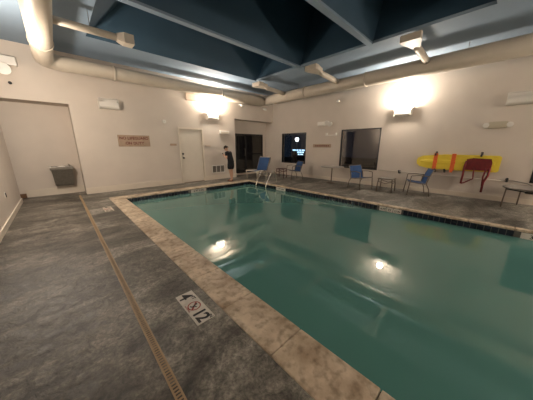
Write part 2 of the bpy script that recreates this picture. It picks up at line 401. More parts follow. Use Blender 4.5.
# dim corridor beyond the glass
mb = MB(); mb.box((6.0,11.5,0),(9.6,11.6,2.9)); mb.box((5.9,9.46,0),(6.0,11.6,2.9)); mb.box((9.6,9.46,0),(9.7,11.6,2.9)); mb.box((6.0,9.46,2.8),(9.6,11.6,2.9)); mb.box((6.0,10.2,-.1),(9.6,11.5,0))
struct(mb.build('wall_corridor', M['dark_room']), 'dim corridor seen through the glass door', 'wall')
mb = MB(); mb.box((7.35,11.45,1.3),(7.75,11.49,1.8)); tag(mb.build('framed_notice', M['white'], None), 'pale square notice seen through the glass door', 'notice')

# ---- windows
def window(n, w, pane, label):
    y0, y1, z0, z1 = w
    o = thing('window_%d' % n, label, 'window', (0,0,0)); o['kind'] = 'structure'
    f = .045; mb = MB(); xa, xb = XR-.012, XR+.06
    mb.box((xa,y0,z0),(xb,y0+f,z1)); mb.box((xa,y1-f,z0),(xb,y1,z1)); mb.box((xa,y0,z1-f),(xb,y1,z1)); mb.box((xa,y0,z0),(xb,y1,z0+f))
    mb.build('window_frame', M['black'], o)
    mb = MB(); mb.quad((XR+.02,y0+f,z0+f),(XR+.02,y1-f,z0+f),(XR+.02,y1-f,z1-f),(XR+.02,y0+f,z1-f)); mb.build('pane', pane, o)
    return o
window(1, W1, M['pane'], 'dark window nearest the corner showing lights outside')
window(2, W2, M['pane2'], 'larger dark window behind the chair, mirroring the room')
window(3, W3, M['pane'], 'dark window cut by the right edge of the photo')
# night outside
mb = MB(); mb.box((9.2,YF,-.3),(30,22,-.1)); struct(mb.build('ground_outside', mat('night_ground', (.01,.01,.01), .9, var=.3)), 'dark ground outside the windows', 'ground')

# street lamp + lit sign beyond window 1
o = thing('street_lamp', 'round white lamp glowing outside the window nearest the corner', 'lamp', (15.0,12.09,-.1))
mb = MB(); mb.tube([(0,0,0),(0,0,2.0)], .035); mb.build('pole', M['black'], o)
mb = MB(); mb.ball((0,0,2.12),.15); mb.build('lamp_globe', M['street'], o)
o = thing('lit_sign', 'small blue-white lit sign outside the window nearest the corner', 'sign', (14.0,11.1,-.1))
mb = MB(); mb.box((.02,-.66,.80),(.08,.66,1.36)); mb.box((.03,-.5,0),(.07,-.42,.8)); mb.box((.03,.42,0),(.07,.5,.8)); mb.build('sign_panel', M['black'], o)
mb = MB()
for y0, y1 in ((.28,.60),(.02,.22),(-.24,-.06),(-.60,-.32)): mb.box((.0,y0,1.22),(.019,y1,1.31))
for y0, y1 in ((-.05,.12),(-.30,-.10),(-.52,-.36)): mb.box((.0,y0,1.06),(.019,y1,1.16))
for y0, y1 in ((-.12,.06),(-.44,-.20)): mb.box((.0,y0,.90),(.019,y1,.99))
mb.build('lettering', M['sign_lit'], o)

# ---- drain strip
o = thing('deck_drain', 'long tan slotted drain strip running across the deck', 'drain', (.30,0,0))
mb = MB(); mb.box((-.027,YF+.05,-.02),(-.015,YB-.02,.004)); mb.box((.015,YF+.05,-.02),(.027,YB-.02,.004))
mb.box((-.018,YF+.05,-.02),(.018,YB-.02,-.006)); mb.build('drain_frame', M['drain'], o)
mb = MB(); y = YF+.08
while y < YB-.05:
    mb.box((-.0145,y,-.004),(.0145,y+.012,.003)); y += .024
mb.box((-.018,YF+.05,-.0055),(.018,YB-.02,-.005))
mb.build('drain_grate', M['drain'], o)

# ---- depth markers on the deck
def marker(cx, cy, label, worn=False):
    o = thing('depth_marker', label, 'pool marker', (cx,cy,.001))
    tw = .170
    mt = M['worn'] if worn else M['tile_white']
    def rd(x, y): return T(x,y,.0065) @ Rz(-PI/2)
    for k, yc in enumerate((.163,0,-.163)):
        mb = MB(); mb.box((-tw/2,yc-.080,-.001),(tw/2,yc+.080,.005),.002); tl = mb.build('tile', mt, o)
        if k == 0:
            text_mesh('numeral','4',.19,M['ink'],tl,rd(-.014,yc+.018),.0006,bold=.001); text_mesh('lettering','FT',.05,M['ink'],tl,rd(.045,yc-.045),.0006,bold=.001)
        elif k == 1:
            mb = MB(); n = 28; ro, ri = .062, .051
            for i in range(n):
                a, b = 2*PI*i/n, 2*PI*(i+1)/n
                mb.quad((ro*math.cos(a),ro*math.sin(a),.0068),(ro*math.cos(b),ro*math.sin(b),.0068),(ri*math.cos(b),ri*math.sin(b),.0068),(ri*math.cos(a),ri*math.sin(a),.0068))
            s = .038; t = .006
            mb.quad((-s-t,-s+t,.007),(-s+t,-s-t,.007),(s+t,s-t,.007),(s-t,s+t,.007))
            mb.build('no_diving_ring', M['ink_red'], tl)
            mb = MB(); mb.ball((.025,.012,.007),.011,(1,1,.06)); mb.tube([(.012,.006,.007),(-.02,-.008,.007)], .008, 6, sx=.1); mb.tube([(-.005,-.002,.007),(.012,-.03,.007)], .005, 6, sx=.1); mb.tube([(-.02,-.008,.007),(-.035,.018,.007)], .006, 6, sx=.1)
            mb.build('diver', M['ink'], tl)
            text_mesh('lettering','NO DIVING',.02,M['ink_red'],tl,rd(-.068,0),.0005)
        else:
            text_mesh('numeral','12',.165,M['ink'],tl,rd(-.010,yc+.012),.0006,bold=.004,spacing=.9); text_mesh('lettering','IN',.045,M['ink'],tl,rd(.052,yc-.055),.0006,bold=.001)
    return o
marker(.715,1.765,'white deck tiles reading 4 FT, no diving, 12 IN beside the near coping')
marker(.68,6.32,'worn pale deck marker tiles near the far corner of the pool', True)

# markers in the waterline band
def band(mtx_at, w, txts, label):
    o = thing('waterline_marker', label, 'pool marker', (0,0,0))
    mb = MB()
    for b in w: mb.box(*b)
    pl = mb.build('tile', M['tile_white'], o)
    for s, (p, q) in txts: text_mesh('lettering', s, q, M['ink'], pl, mtx_at(p), .001, bold=.002)
    return o
xw = PX1-.012
band(lambda p: T(xw-.002,p,-.102) @ ON_RIGHT, [((xw,1.44,-.163),(xw+.011,1.62,-.042)),((xw,1.635,-.163),(xw+.011,1.78,-.042)),((xw,1.795,-.163),(xw+.011,1.95,-.042))], [('4 FT',(1.86,.07)),('O',(1.705,.08)),('12 IN',(1.53,.06))], 'white waterline tiles lettered black below the small square side table')
band(lambda p: T(xw-.002,p,-.102) @ ON_RIGHT, [((xw,-.95,-.163),(xw+.011,-.52,-.042))], [('3 FT',(-.72,.10))], 'white waterline tile at the right edge of the photo')
band(lambda p: T(xw-.002,p,-.102) @ ON_RIGHT, [((xw,5.28,-.163),(xw+.011,5.74,-.042))], [('4 FT 6 IN',(5.51,.085))], 'pale waterline tiles beside the pool handrails')
yw = PY1-.012
band(lambda p: T(p,yw-.002,-.102) @ ON_BACK, [((3.27,yw,-.163),(3.86,yw+.011,-.042))], [('4 FT 0 IN',(3.56,.10))], 'pale waterline tiles below the white door')

# ---- ducts
def arc_pts(c, r, a0, a1, n, plane='xy', z=0):
    return [(c[0]+r*math.cos(a0+(a1-a0)*i/n), c[1]+r*math.sin(a0+(a1-a0)*i/n), z) for i in range(n+1)]
DZ_ = 3.60; DR = .185; dxl = .14; dya = 8.38
o = thing('ventilation_duct', 'beige round duct along the left side and over the lifeguard sign', 'duct', (0,0,0))
pts = [(dxl,YF+.02,DZ_),(dxl,dya-.28,DZ_)] + arc_pts((dxl+.28,dya-.28), .28, PI, PI/2, 6, z=DZ_)[1:] + [(5.35,dya,DZ_),(5.45,dya,DZ_-.03),(7.585,dya,DZ_-.03)]
mb = MB(); mb.tube(pts, [DR]*(len(pts)-2)+[.228,.228], 24); mb.build('duct_run', M['duct'], o)
for x in (1.6,5.28):
    mb = MB(); mb.tube([(x,dya,DZ_),(x+.07,dya,DZ_)], DR+.018, 24); mb.build('seam_collar', M['duct'], o)
mb = MB(); mb.tube([(dxl,6.9,DZ_),(dxl,6.96,DZ_)], DR+.014, 24); mb.build('seam_collar', M['duct'], o)
mb = MB(); mb.tube([(dxl+.10,5.85,3.66),(1.30,5.85,3.66)], .065, 12); br = mb.build('branch', M['duct'], o)
mb = MB(); mb.loft([[(1.28,5.79,3.60),(1.28,5.91,3.60),(1.28,5.91,3.72),(1.28,5.79,3.72)],[(1.40,5.73,3.57),(1.40,5.97,3.57),(1.40,5.97,3.75),(1.40,5.73,3.75)],[(1.58,5.73,3.57),(1.58,5.97,3.57),(1.58,5.97,3.75),(1.58,5.73,3.75)]])
mb.build('outlet', M['duct'], br)
for x, y in ((.86,5.85),):
    mb = MB(); mb.tube([(x,y,3.72),(x,y,3.99)], .006, 6); mb.build('hanger', M['steel'], o)
o = thing('ventilation_duct', 'beige round duct over the dark windows with three short outlets', 'duct', (0,0,0))
dxb = 7.8; zb = 3.62
mb = MB(); mb.tube([(dxb,YF+.02,zb),(dxb,3.35,zb),(dxb,3.45,zb),(dxb,8.62,zb)], [.215,.215,.20,.20], 24); mb.build('duct_run', M['duct'], o)
for y in (3.45,5.9):
    mb = MB(); mb.tube([(dxb,y,zb),(dxb,y+.06,zb)], .222, 24); mb.build('seam_collar', M['duct'], o)
for yy, zz in ((6.95,3.80),(4.42,3.80),(1.80,3.80)):
    mb = MB(); mb.tube([(dxb-.12,yy,zb+.08),(6.62,yy,zz-.04),(6.5,yy,zz)], .078, 12); br = mb.build('branch', M['duct'], o)
    def rc(x, hw, z0, z1): return [(x,yy-hw,z0),(x,yy+hw,z0),(x,yy+hw,z1),(x,yy-hw,z1)]
    mb = MB(); mb.loft([rc(6.56,.075,zz-.07,zz+.07), rc(6.12,.20,zz-.07,zz+.07), rc(6.0,.20,zz-.07,zz+.07)]); mb.build('outlet', M['duct'], br)
for y in (1.0,4.9,6.3):
    mb = MB(); mb.tube([(dxb,y,zb+.17),(dxb,y,3.99)], .006, 6); mb.build('hanger', M['steel'], o)

# ---- wall sconces (uplights).  local frame: +y sticks out from the wall, x along the wall
def sconce(lit, label, loc, rz):
    o = thing('wall_sconce', label, 'wall light', loc, rz, 'white uplight sconces')
    mb = MB(); mb.box((-.26,0,-.16),(.26,.02,.14)); mb.build('back_plate', M['white'], o)
    mb = MB()
    for s in (-1,1): mb.box((s*.24,.02,-.16),(s*.255,.19,.10))
    n = 8; prof = [( .02,-.16),(.10,-.165),(.16,-.145),(.195,-.10),(.205,-.03),(.20,.02)]
    inner = [(y-.010,z+.006) for y, z in prof[::-1]]; inner = [(max(y,.021),z) for y, z in inner]
    ring = prof+inner
    mb.loft([[(-.24,y,z) for y, z in ring],[(.24,y,z) for y, z in ring]])
    mb.build('reflector', M['white'], o)
    mb = MB(); mb.tube([(-.2,.10,-.03),(.2,.10,-.03)], .022, 10); mb.build('lamp_tube', M['tube'] if lit else M['lens'], o)
    mb = MB(); mb.tube([(-.25,.19,.13),(.25,.19,.13)], .006, 6); mb.tube([(-.25,.19,.13),(-.25,.19,.0)], .006, 6); mb.tube([(.25,.19,.13),(.25,.19,.0)], .006, 6)
    mb.tube([(-.25,.19,.13),(-.25,.02,.13)], .006, 6); mb.tube([(.25,.19,.13),(.25,.02,.13)], .006, 6); mb.build('wire_guard', M['white'], o)
    return o
def lamp_at(loc, rz, w, col=(1,.875,.735)):
    l = bpy.data.lights.new('sconce_light', 'AREA'); l.shape = 'RECTANGLE'; l.size = .42; l.size_y = .12; l.energy = w; l.color = col
    lo = bpy.data.objects.new('sconce_light', l); C.objects.link(lo)
    # faces up, tipped a little into the room
    lo.matrix_world = Matrix.Translation(loc) @ Rz(rz) @ T(0,.14,.06) @ Rx(PI+.25)
    return lo
def glow_at(loc, rz, w, p=(0,.33,.10), col=(1,.875,.735)):
    # the bare side of the tube, shining out over the lip of the reflector
    l = bpy.data.lights.new('sconce_glow', 'POINT'); l.shadow_soft_size = .10; l.energy = w; l.color = col
    lo = bpy.data.objects.new('sconce_glow', l); C.objects.link(lo)
    lo.matrix_world = Matrix.Translation(loc) @ Rz(rz) @ T(*p)
BK, RT, LF = PI, PI/2, -PI/2
sconces = [('glowing white sconce above and right of the white door',(5.05,YB,2.74),BK,85,50),
 ('unlit white sconce above left of the lifeguard sign',(1.43,YB,2.78),BK,0,0),
 ('glowing white sconce between the large window and the yellow board',(XR,2.50,2.64),RT,50,51),
 ('unlit white sconce high at the right edge of the photo',(XR,-.12,2.68),RT,0,0),
 ('lit white sconce on the left side wall',(XL,6.1,2.74),LF,14,120),
 ('unseen white sconce added as fill light on the left side wall beyond the viewer',(XL,-3.0,2.74),LF,15,38),  # sconces from here on are out of view, added to brighten the hall
 ('unseen white sconce added as fill light on the wall behind the viewer',(4.6,YF,2.74),0,20,95),
 ('unseen white sconce added as fill light on the right wall behind the viewer',(XR,-3.6,2.74),RT,20,100)]
for lab, loc, rz, w, g in sconces:
    sconce(w > 0, lab, loc, rz)
    if w: lamp_at(loc, rz, w); glow_at(loc, rz, g, (0,.28,.13) if g in (50, 51) else (0,.34,-.12))

# floodlight at left edge, high on the back wall
o = thing('emergency_light', 'white box lamp with round head cut by the left edge', 'wall light', (-.52,YB,3.40))
mb = MB(); mb.box((-.30,-.16,.02),(.16,0,.22),.02); mb.build('housing', M['white'], o)
mb = MB(); mb.tube([(-.08,-.10,-.08),(-.08,-.22,-.10)], [.10,.13], 20); hd = mb.build('lamp_head', M['white'], o)
mb = MB(); mb.tube([(-.08,-.221,-.10),(-.08,-.228,-.101)], .11, 20); mb.build('lens', M['lens'], hd)
mb = MB(); mb.tube([(-.08,-.06,.02),(-.08,-.06,-.08)], .03, 8); mb.build('bracket', M['white'], o)
o = tag(MB().ball((0,0,0),.035).tube([(0,0,0),(0,.08,0)],.015,8).build('sensor_knob', M['black'], None, (-.56,YB-.08,3.02)), 'small black ball sensor at the left edge under the round lamp', 'sensor')

# ---- drinking fountain
o = thing('drinking_fountain', 'stainless drinking fountain hung inside the wall recess', 'drinking fountain', (.03,NB,0))
mb = MB(); mb.loft([[(-.21,-.02,.26),(.21,-.02,.26),(.21,-.001,.26),(-.21,-.001,.26)],[(-.22,-.24,.32),(.22,-.24,.32),(.22,-.001,.32),(-.22,-.001,.32)],[(-.24,-.32,.78),(.24,-.32,.78),(.24,-.001,.78),(-.24,-.001,.78)]]); mb.build('cabinet', M['steel'], o)
mb = MB(); mb.box((-.265,-.36,.78),(.265,-.325,.88),.008); mb.box((-.265,-.04,.78),(.265,-.002,.88)); mb.box((-.265,-.34,.78),(-.235,-.02,.88)); mb.box((.235,-.34,.78),(.265,-.02,.88)); mb.box((-.24,-.33,.79),(.24,-.03,.81)); mb.build('basin', M['steel'], o)
mb = MB(); mb.ball((-.0,-.17,.83),.13,(1,.9,.45)); mb.build('basin_bowl', M['white'], o)
mb = MB(); mb.tube([(.19,-.10,.81),(.19,-.10,.92),(.16,-.14,.94)], .012, 8); mb.build('spout', M['chrome'], o)

# ---- signs
def back_sign(name, x0, x1, z0, z1, m, label, cat, lines=(), frame=None):
    o = thing(name, label, cat, ((x0+x1)/2,YB,(z0+z1)/2)); w, h = (x1-x0)/2, (z1-z0)/2
    mb = MB(); mb.box((-w,-.02,-h),(w,-.001,h),.004); mb.build('board', m, o)
    for s, size, dz, mm in lines: text_mesh('lettering', s, size, mm, o, T(0,-.022,dz) @ ON_BACK, .001, bold=.003)
    return o
back_sign('warning_sign', 1.54, 2.51, 1.47, 1.85, M['sign'], 'tan sign reading NO LIFEGUARD ON DUTY', 'sign', [('NO LIFEGUARD',.125,.082,M['sign_red']),('ON DUTY',.125,-.082,M['sign_red'])])
o = back_sign('wall_poster', 3.99, 4.62, 3.22, 3.50, M['sign_pale'], 'pale framed notice high on the wall left of the glowing sconce', 'poster')
mb = MB(); w, h = .315, .14
for a, b in (((-w,-.026,-h),(-w+.02,-.02,h)),((w-.02,-.026,-h),(w,-.02,h)),((-w,-.026,h-.02),(w,-.02,h)),((-w,-.026,-h),(w,-.02,-h+.02))): mb.box(a,b)
mb.build('frame', M['sign'], o)
back_sign('door_plaque', 3.22, 3.46, 1.50, 1.58, M['sign'], 'small brown plaque left of the white door', 'plaque')
back_sign('door_plaque', 4.70, 4.94, 1.46, 1.54, M['sign_pale'], 'small pale plaque right of the white door', 'plaque')
def right_thing(name, label, cat, y, z): return thing(name, label, cat, (XR,y,z), PI/2)   # local +y points into the room (-x), local x runs along +y
o = right_thing('wall_sign', 'brown lettered plaque between the two windows', 'sign', 5.63, 1.50)
mb = MB(); mb.box((-.47,0,-.075),(.47,.02,.075),.004); mb.build('board', M['sign'], o)
mb = MB()
for k in range(8): mb.box((-.36+.092*k,.0205,-.03),(-.36+.092*k+.055,.022,.03))
mb.build('lettering', M['sign_red'], o)

# round sensor between sign and door
o = thing('smoke_detector', 'small round white sensor above left of the white door', 'sensor', (3.08,YB,2.37))
mb = MB(); mb.tube([(0,-.001,0),(0,-.03,0),(0,-.045,0)], [.07,.07,.05], 18); mb.build('housing', M['white'], o)
mb = MB(); mb.tube([(0,-.045,0),(0,-.055,0)], .02, 10); mb.build('lens', M['lens'], o)

# box light above person
o = thing('wall_speaker', 'small white box on the wall above the person', 'wall box', (5.64,YB,2.07))
mb = MB(); mb.box((-.24,-.11,-.06),(.24,-.001,.08),.02); mb.build('housing', M['white'], o)
mb = MB(); mb.box((-.20,-.115,-.045),(.20,-.11,.03)); mb.build('cover', M['trim'], o)

# louvre vent
M['vent_back'] = mat('vent_back', (.24,.21,.18), .7)
o = thing('floor_vent', 'white framed grey grille low on the wall left of the person', 'vent', (5.28,YB,.47))
mb = MB(); W_, H_ = .33, .175
mb.box((-W_,-.02,H_-.03),(W_,-.001,H_)); mb.box((-W_,-.02,-H_),(W_,-.001,-H_+.03)); mb.box((-W_,-.02,-H_),(-W_+.03,-.001,H_)); mb.box((W_-.03,-.02,-H_),(W_,-.001,H_)); 
for k in (-1,1): mb.box((k*.105-.012,-.02,-H_),(k*.105+.012,-.001,H_))
mb.build('vent_frame', M['white'], o)
mb = MB(); mb.box((-W_+.03,-.004,-H_+.03),(W_-.03,-.001,H_-.03))
mb.build('vent_back', M['vent_back'], o)
mb = MB()
for k in range(11):
    x = -W_+.05+k*.058; mb.box((x,-.014,-H_+.03),(x+.014,-.005,H_-.03))
mb.build('louvres', M['steel'], o)

# outlet on left wall
o = thing('wall_outlet', 'small outlet with a short dark cord on the left side wall', 'outlet', (XL,6.78,.52), -PI/2)
mb = MB(); mb.box((-.04,0,-.06),(.04,.008,.06),.003); mb.build('cover_plate', M['white'], o)
mb = MB(); mb.box((-.015,.008,-.045),(.015,.02,.045)); mb.build('plug', M['grille_dark'], o)

# emergency twin-head light on right wall
o = right_thing('emergency_light', 'white twin-headed light over the brown plaque between the windows', 'emergency light', 5.52, 2.46)
mb = MB(); mb.box((-.02,0,-.10),(.36,.09,.07),.02); mb.build('housing', M['white'], o)
for x, z in ((-.16,.02),(-.30,-.03)):
    mb = MB(); mb.tube([(x,.03,z),(x,.17,z-.03)], [.06,.10], 16); mb.tube([(x,.02,z),(0,.03,z)], .02, 6); hd = mb.build('lamp_head', M['white'], o)
    mb = MB(); mb.tube([(x,.171,z-.03),(x,.176,z-.031)], .085, 16); mb.build('lens', M['lens'], hd)
o = right_thing('wall_bracket', 'small pale bracket just above the brown plaque between the windows', 'bracket', 5.18, 1.98)
mb = MB(); mb.box((-.26,0,-.05),(.26,.03,-.01),.004); mb.box((-.26,.0,-.05),(-.19,.07,.06),.005); mb.box((.19,.0,-.05),(.26,.07,.06),.005); mb.build('bracket_body', M['white'], o)
o = right_thing('exit_box', 'long pale box with rounded ends on the wall above the yellow board', 'wall box', .19, 2.05)
mb = MB(); mb.box((-.18,0,-.085),(.18,.09,.085),.012); mb.build('housing', mat('aged_plastic', (.50,.44,.33), .5), o)
for s in (-1,1):
    mb = MB(); mb.tube([(s*.225,.0,0),(s*.225,.10,0)], .065, 14); mb.build('end_lamp', M['white'], o)
# small flood heads under the ducts
for nm, p, lab in (('spot_lamp',(6.52,8.55,3.30),'small white spot lamp under the duct corner, left one of the pair'),('spot_lamp',(8.02,8.60,3.28),'small white spot lamp under the duct corner, right one of the pair')):
    o = thing(nm, lab, 'lamp', p)
    mb = MB(); mb.tube([(-.09,0,0),(.05,-.05,0)], [.04,.07], 12); mb.build('lamp_head', M['white'], o)
    mb = MB(); mb.tube([(0,0,.02),(0,.06,.05),(0,YB-p[1],.05)], .02, 8); mb.build('bracket', M['white'], o)
o = right_thing('spot_lamp', 'tiny white spot lamp under the duct over the windows', 'lamp', 4.92, 3.28)
mb = MB(); mb.tube([(0,.0,0),(0,.12,0)], .018, 8); mb.build('bracket', M['white'], o)
mb = MB(); mb.tube([(0,.10,.03),(0,.17,-.05)], [.04,.055], 12); mb.build('lamp_head', M['white'], o)

# ---- rescue board
o = thing('spine_board', 'long yellow rescue board hung flat on the right wall', 'rescue board', (XR,.95,1.015), PI/2)
# local: x along wall (+x = +y world, the left end in the photo), y out of wall
def outline(k=1.0):
    return [(-.99,-.19),(-.95,-.225),(.20,-.235),(.62,-.21),(.84,-.16),(.92,-.08),(.94,.02),(.91,.11),(.78,.18),(.20,.235),(-.95,.225),(-1.0,.19)]
P = outline()
mb = MB(); mb.loft([[(x,.055,z) for x, z in P],[(x,.100,z) for x, z in P]]); bd = mb.build('board', M['yellow'], o)
mb = MB(); mb.loft([[(x*.9,.1,z*.25+.01) for x, z in P],[(x*.88,.112,z*.18+.01) for x, z in P]]); mb.build('centre_rib', M['yellow'], bd)
mb = MB()
for k in range(9):
    x = -.86+k*.185
    for z in (.195,-.19):
        if k > 7: continue
        zz = z if x < .5 else z*.72
        mb.tube([(x-.045,.1015,zz),(x+.045,.1015,zz)], .014, 8, sx=.25)
mb.build('hand_slots', mat('slot_amber', (.42,.27,.02), .6), bd)
for x in (.44,.0):
    mb = MB(); mb.box((x-.05,.098,-.25),(x+.05,.125,.26),.01); st = mb.build('strap', M['orange'], o)
    MB().box((x-.06,.123,-.03),(x+.03,.138,.03),.004).build('buckle', M['orange'], st); MB().box((x-.03,.12,-.30),(x+.04,.135,-.22),.004).build('strap_end', M['orange'], st)
for k, (y, z, lab) in enumerate(((1.40,1.29,'black hook above the left strap of the yellow board'),(1.36,.72,'black hook below the left strap of the yellow board'),(1.12,.73,'black hook under the yellow board between its two orange straps'),(.36,1.29,'black hook above the dark red harness'))):
    o = right_thing('wall_hook', lab, 'hook', y, z); o['group'] = 'black wall hooks'
    s = 1 if z < 1 else -1
    mb = MB(); mb.tube([(0,0,0),(0,.10,0),(0,.135,.02*s),(0,.14,.05*s)], .016, 8); mb.ball((0,.14,.06*s),.028); mb.build('hook_arm', M['black'], o)
    mb = MB(); mb.box((-.025,.0,-.04),(.025,.012,.04),.003); mb.build('hook_plate', M['black'], o)

# ---- red harness with hanging straps
o = thing('rescue_harness', 'dark red strap harness hanging over the yellow board', 'harness', (XR,.40,1.0), PI/2)
mb = MB(); mb.loft([[(-.29,.145,-.17),(.25,.145,-.18),(.24,.15,.13),(.10,.15,.165),(-.26,.15,.15),(-.29,.15,.05)],[(-.29,.185,-.17),(.25,.185,-.18),(.24,.18,.13),(.10,.18,.165),(-.26,.18,.15),(-.29,.18,.05)]]); mb.build('pad', M['red'], o)
def strap(pts, w=.032):
    mb = MB(); mb.tube([(x,y,z) for x, y, z in pts], w, 8, sx=.6); return mb.build('strap', M['red'], o)
strap([(.24,.17,.08),(.265,.175,-.1),(.26,.17,-.35),(.27,.17,-.58)],.042)
strap([(.05,.17,-.1),(.04,.18,-.3),(.03,.17,-.42),(.20,.18,-.55),(.265,.18,-.58)],.030)
strap([(-.27,.17,-.1),(-.26,.17,-.3),(-.20,.18,-.5),(-.20,.18,-.78)],.044)
strap([(-.20,.17,-.1),(-.17,.18,-.35),(-.19,.18,-.6)],.036)

# ---- life hook pole
o = thing('life_hook', 'long thin rescue pole with curved hook lying along the right wall', 'rescue pole', (XR,1.4,.58), PI/2)
mb = MB(); mb.tube([(1.65,.09,.05),(-1.60,.09,.0)], .013, 8); mb.build('pole', M['pale_frame'], o)
mb = MB(); mb.tube([(-1.5,.09,.0),(-1.75,.09,.02),(-2.0,.08,-.02),(-2.2,.07,-.12),(-2.32,.07,-.26),(-2.30,.07,-.36),(-2.2,.07,-.42)], .012, 8); mb.build('hook_loop', M['steel'], o)
for y, z, lab in ((2.36,.60,'black hook holding the pole beside the middle chair'),(-.24,.60,'black hook holding the pole above the right patio table')):
    o = right_thing('wall_hook', lab, 'hook', y, z); o['group'] = 'black wall hooks'
    mb = MB(); mb.tube([(0,0,-.03),(0,.09,-.035),(0,.135,-.01),(0,.14,.05)], .018, 8); mb.ball((0,.14,.05),.026); mb.build('hook_arm', M['black'], o)
    mb = MB(); mb.box((-.03,0,-.05),(.03,.014,.05),.003); mb.build('hook_plate', M['black'], o)

# ---- sling chairs
def sling(mb, sec, x0, x1, th=.012):
    n = len(sec)
    for (y0,z0),(y1,z1) in zip(sec, sec[1:]): pass
    top = [(y,z) for y,z in sec]; 
    a = [[(x,y,z) for y,z in top] + [(x,y+th*.6,z-th) for y,z in top[::-1]] for x in (x0,x1)]
    mb.loft(a)
    return mb
def make_chair(label, loc, rz, frame=M['bronze']):
    o = thing('patio_chair', label, 'chair', loc, rz, 'blue sling patio chairs')
    w = .285
    sling(MB(), [(.26,.425),(.18,.412),(.0,.385),(-.14,.375),(-.20,.39)], -w+.012, w-.012).build('seat', M['blue'], o)
    b = MB(); a = []
    sling(b, [(-.17,.39),(-.20,.50),(-.245,.66),(-.30,.80)], -w+.012, w-.012).build('backrest', M['blue'], o)
    for s in (-1,1):
        x = s*w
        MB().tube([(x,.30,0),(x,.265,.30),(x,.24,.60)], .014, 8).build('leg', frame, o)
        MB().tube([(x,-.29,0),(x,-.25,.22),(x,-.16,.40),(x,-.20,.62)], .014, 8).build('leg', frame, o)
        MB().tube([(x,.24,.605),(x,.05,.625),(x,-.22,.605)], .021, 8, sx=.6).build('armrest', frame, o)
        MB().tube([(x,.26,.42),(x,0,.38),(x,-.17,.375),(x,-.245,.66),(x,-.31,.82)], .013, 8).build('side_rail', frame, o)
    for p, q in (((-w,.262,.415),(w,.262,.415)),((-w,-.305,.815),(w,-.305,.815)),((-w,-.14,.365),(w,-.14,.365))): MB().tube([p,q], .012, 8).build('cross_bar', frame, o)
    return o
chC = make_chair('blue sling chair standing below the yellow board', (8.17,1.66,0), math.radians(24))
dup(chC, (7.80,3.32,0), math.radians(160), 'blue sling chair in front of the large window beside the square side table')
dup(chC, (7.85,6.42,0), math.radians(66), 'blue sling chair in front of the window nearest the corner')

# chaise lounge by the alcove
o = thing('chaise_lounge', 'blue sling lounge chair with pale frame in front of the glass door', 'lounge chair', (6.93,7.86,0), math.radians(98))
w = .32
sling(MB(), [(.50,.36),(.30,.35),(.0,.33),(-.20,.33)], -w+.015, w-.015).build('seat', M['blue'], o)
sling(MB(), [(-.20,.35),(-.28,.55),(-.39,.78),(-.46,.95)], -w+.015, w-.015).build('backrest', M['blue'], o)
for s in (-1,1):
    x = s*w
    MB().tube([(x,.55,.38),(x,.30,.37),(x,0,.35),(x,-.2,.34)], .022, 8).build('side_rail', M['pale_frame'], o)
    MB().tube([(x,-.2,.34),(x,-.30,.55),(x,-.41,.78),(x,-.48,.96)], .022, 8).build('back_rail', M['bronze'], o)
    MB().tube([(x,.55,.38),(x,.50,.2),(x,.48,0)], .018, 8).build('leg', M['pale_frame'], o)
    MB().tube([(x,-.15,.34),(x,-.30,.15),(x,-.38,0)], .018, 8).build('leg', M['pale_frame'], o)
for p, q in (((-w,.55,.38),(w,.55,.38)),((-w,-.48,.96),(w,-.48,.96)),((-w,-.35,.08),(w,-.35,.08))): MB().tube([p,q], .018, 8).build('cross_bar', M['pale_frame'], o)
sling(MB(), [(-.24,.33),(-.33,.53),(-.47,.76),(-.52,.94)], -w, w).build('back_cover', M['grey_fab'], o)

# ---- side tables
def side_table(label, loc, rz, frame, top, w=.24, d=.24, h=.44):
    o = thing('side_table', label, 'table', loc, rz)
    for sx in (-1,1):
        for sy in (-1,1):
            MB().tube([(sx*w,sy*d,0),(sx*(w-.01),sy*(d-.01),h*.6),(sx*(w-.03),sy*(d-.03),h-.02)], .017, 8).build('leg', frame, o)
    mb = MB(); mb.box((-w+.025,-d+.025,h-.008),(w-.025,d-.025,h+.004)); mb.build('table_top', top, o)
    mb = MB(); t = .022
    mb.box((-w,-d,h-.022),(w,-d+t,h+.006),.004); mb.box((-w,d-t,h-.022),(w,d,h+.006),.004); mb.box((-w,-d,h-.022),(-w+t,d,h+.006),.004); mb.box((w-t,-d,h-.022),(w,d,h+.006),.004); mb.build('rim', frame, o)
    mb = MB()
    for sy in (-1,1): mb.tube([(-w+.02,sy*(d-.02),h-.10),(0,sy*(d-.02),h-.16),(w-.02,sy*(d-.02),h-.10)], .011, 8)
    for sx in (-1,1): mb.tube([(sx*(w-.02),-d+.02,h-.10),(sx*(w-.02),0,h-.16),(sx*(w-.02),d-.02,h-.10)], .011, 8)
    mb.build('brace', frame, o)
    return o
side_table('small square side table with pale top between two blue chairs', (7.98,2.50,0), math.radians(5), M['bronze'], M['glass_top'], .23, .23, .44)
side_table('small dark red side table between the lounge and the far blue chair', (7.72,7.12,0), math.radians(20), M['darkred'], M['darkred'], .20, .20, .44)

def disc(mb, r, z0, z1, n=40):
    mb.tube([(0,0,z0),(0,0,z0+.004),(0,0,z1-.004),(0,0,z1)], [r-.006,r,r,r-.006], n); return mb
# pedestal table between windows
o = thing('round_table', 'round table on one thin post between the two windows', 'table', (8.12,4.66,0))
disc(MB(), .47, .655, .68).build('table_top', M['glass_top'], o)
MB().tube([(0,0,.0),(0,0,.655)], .022, 12).build('pedestal', M['bronze'], o)
mb = MB(); mb.tube([(0,0,0),(0,0,.02),(0,0,.04)], [.20,.20,.04], 24); mb.build('base', M['bronze'], o)
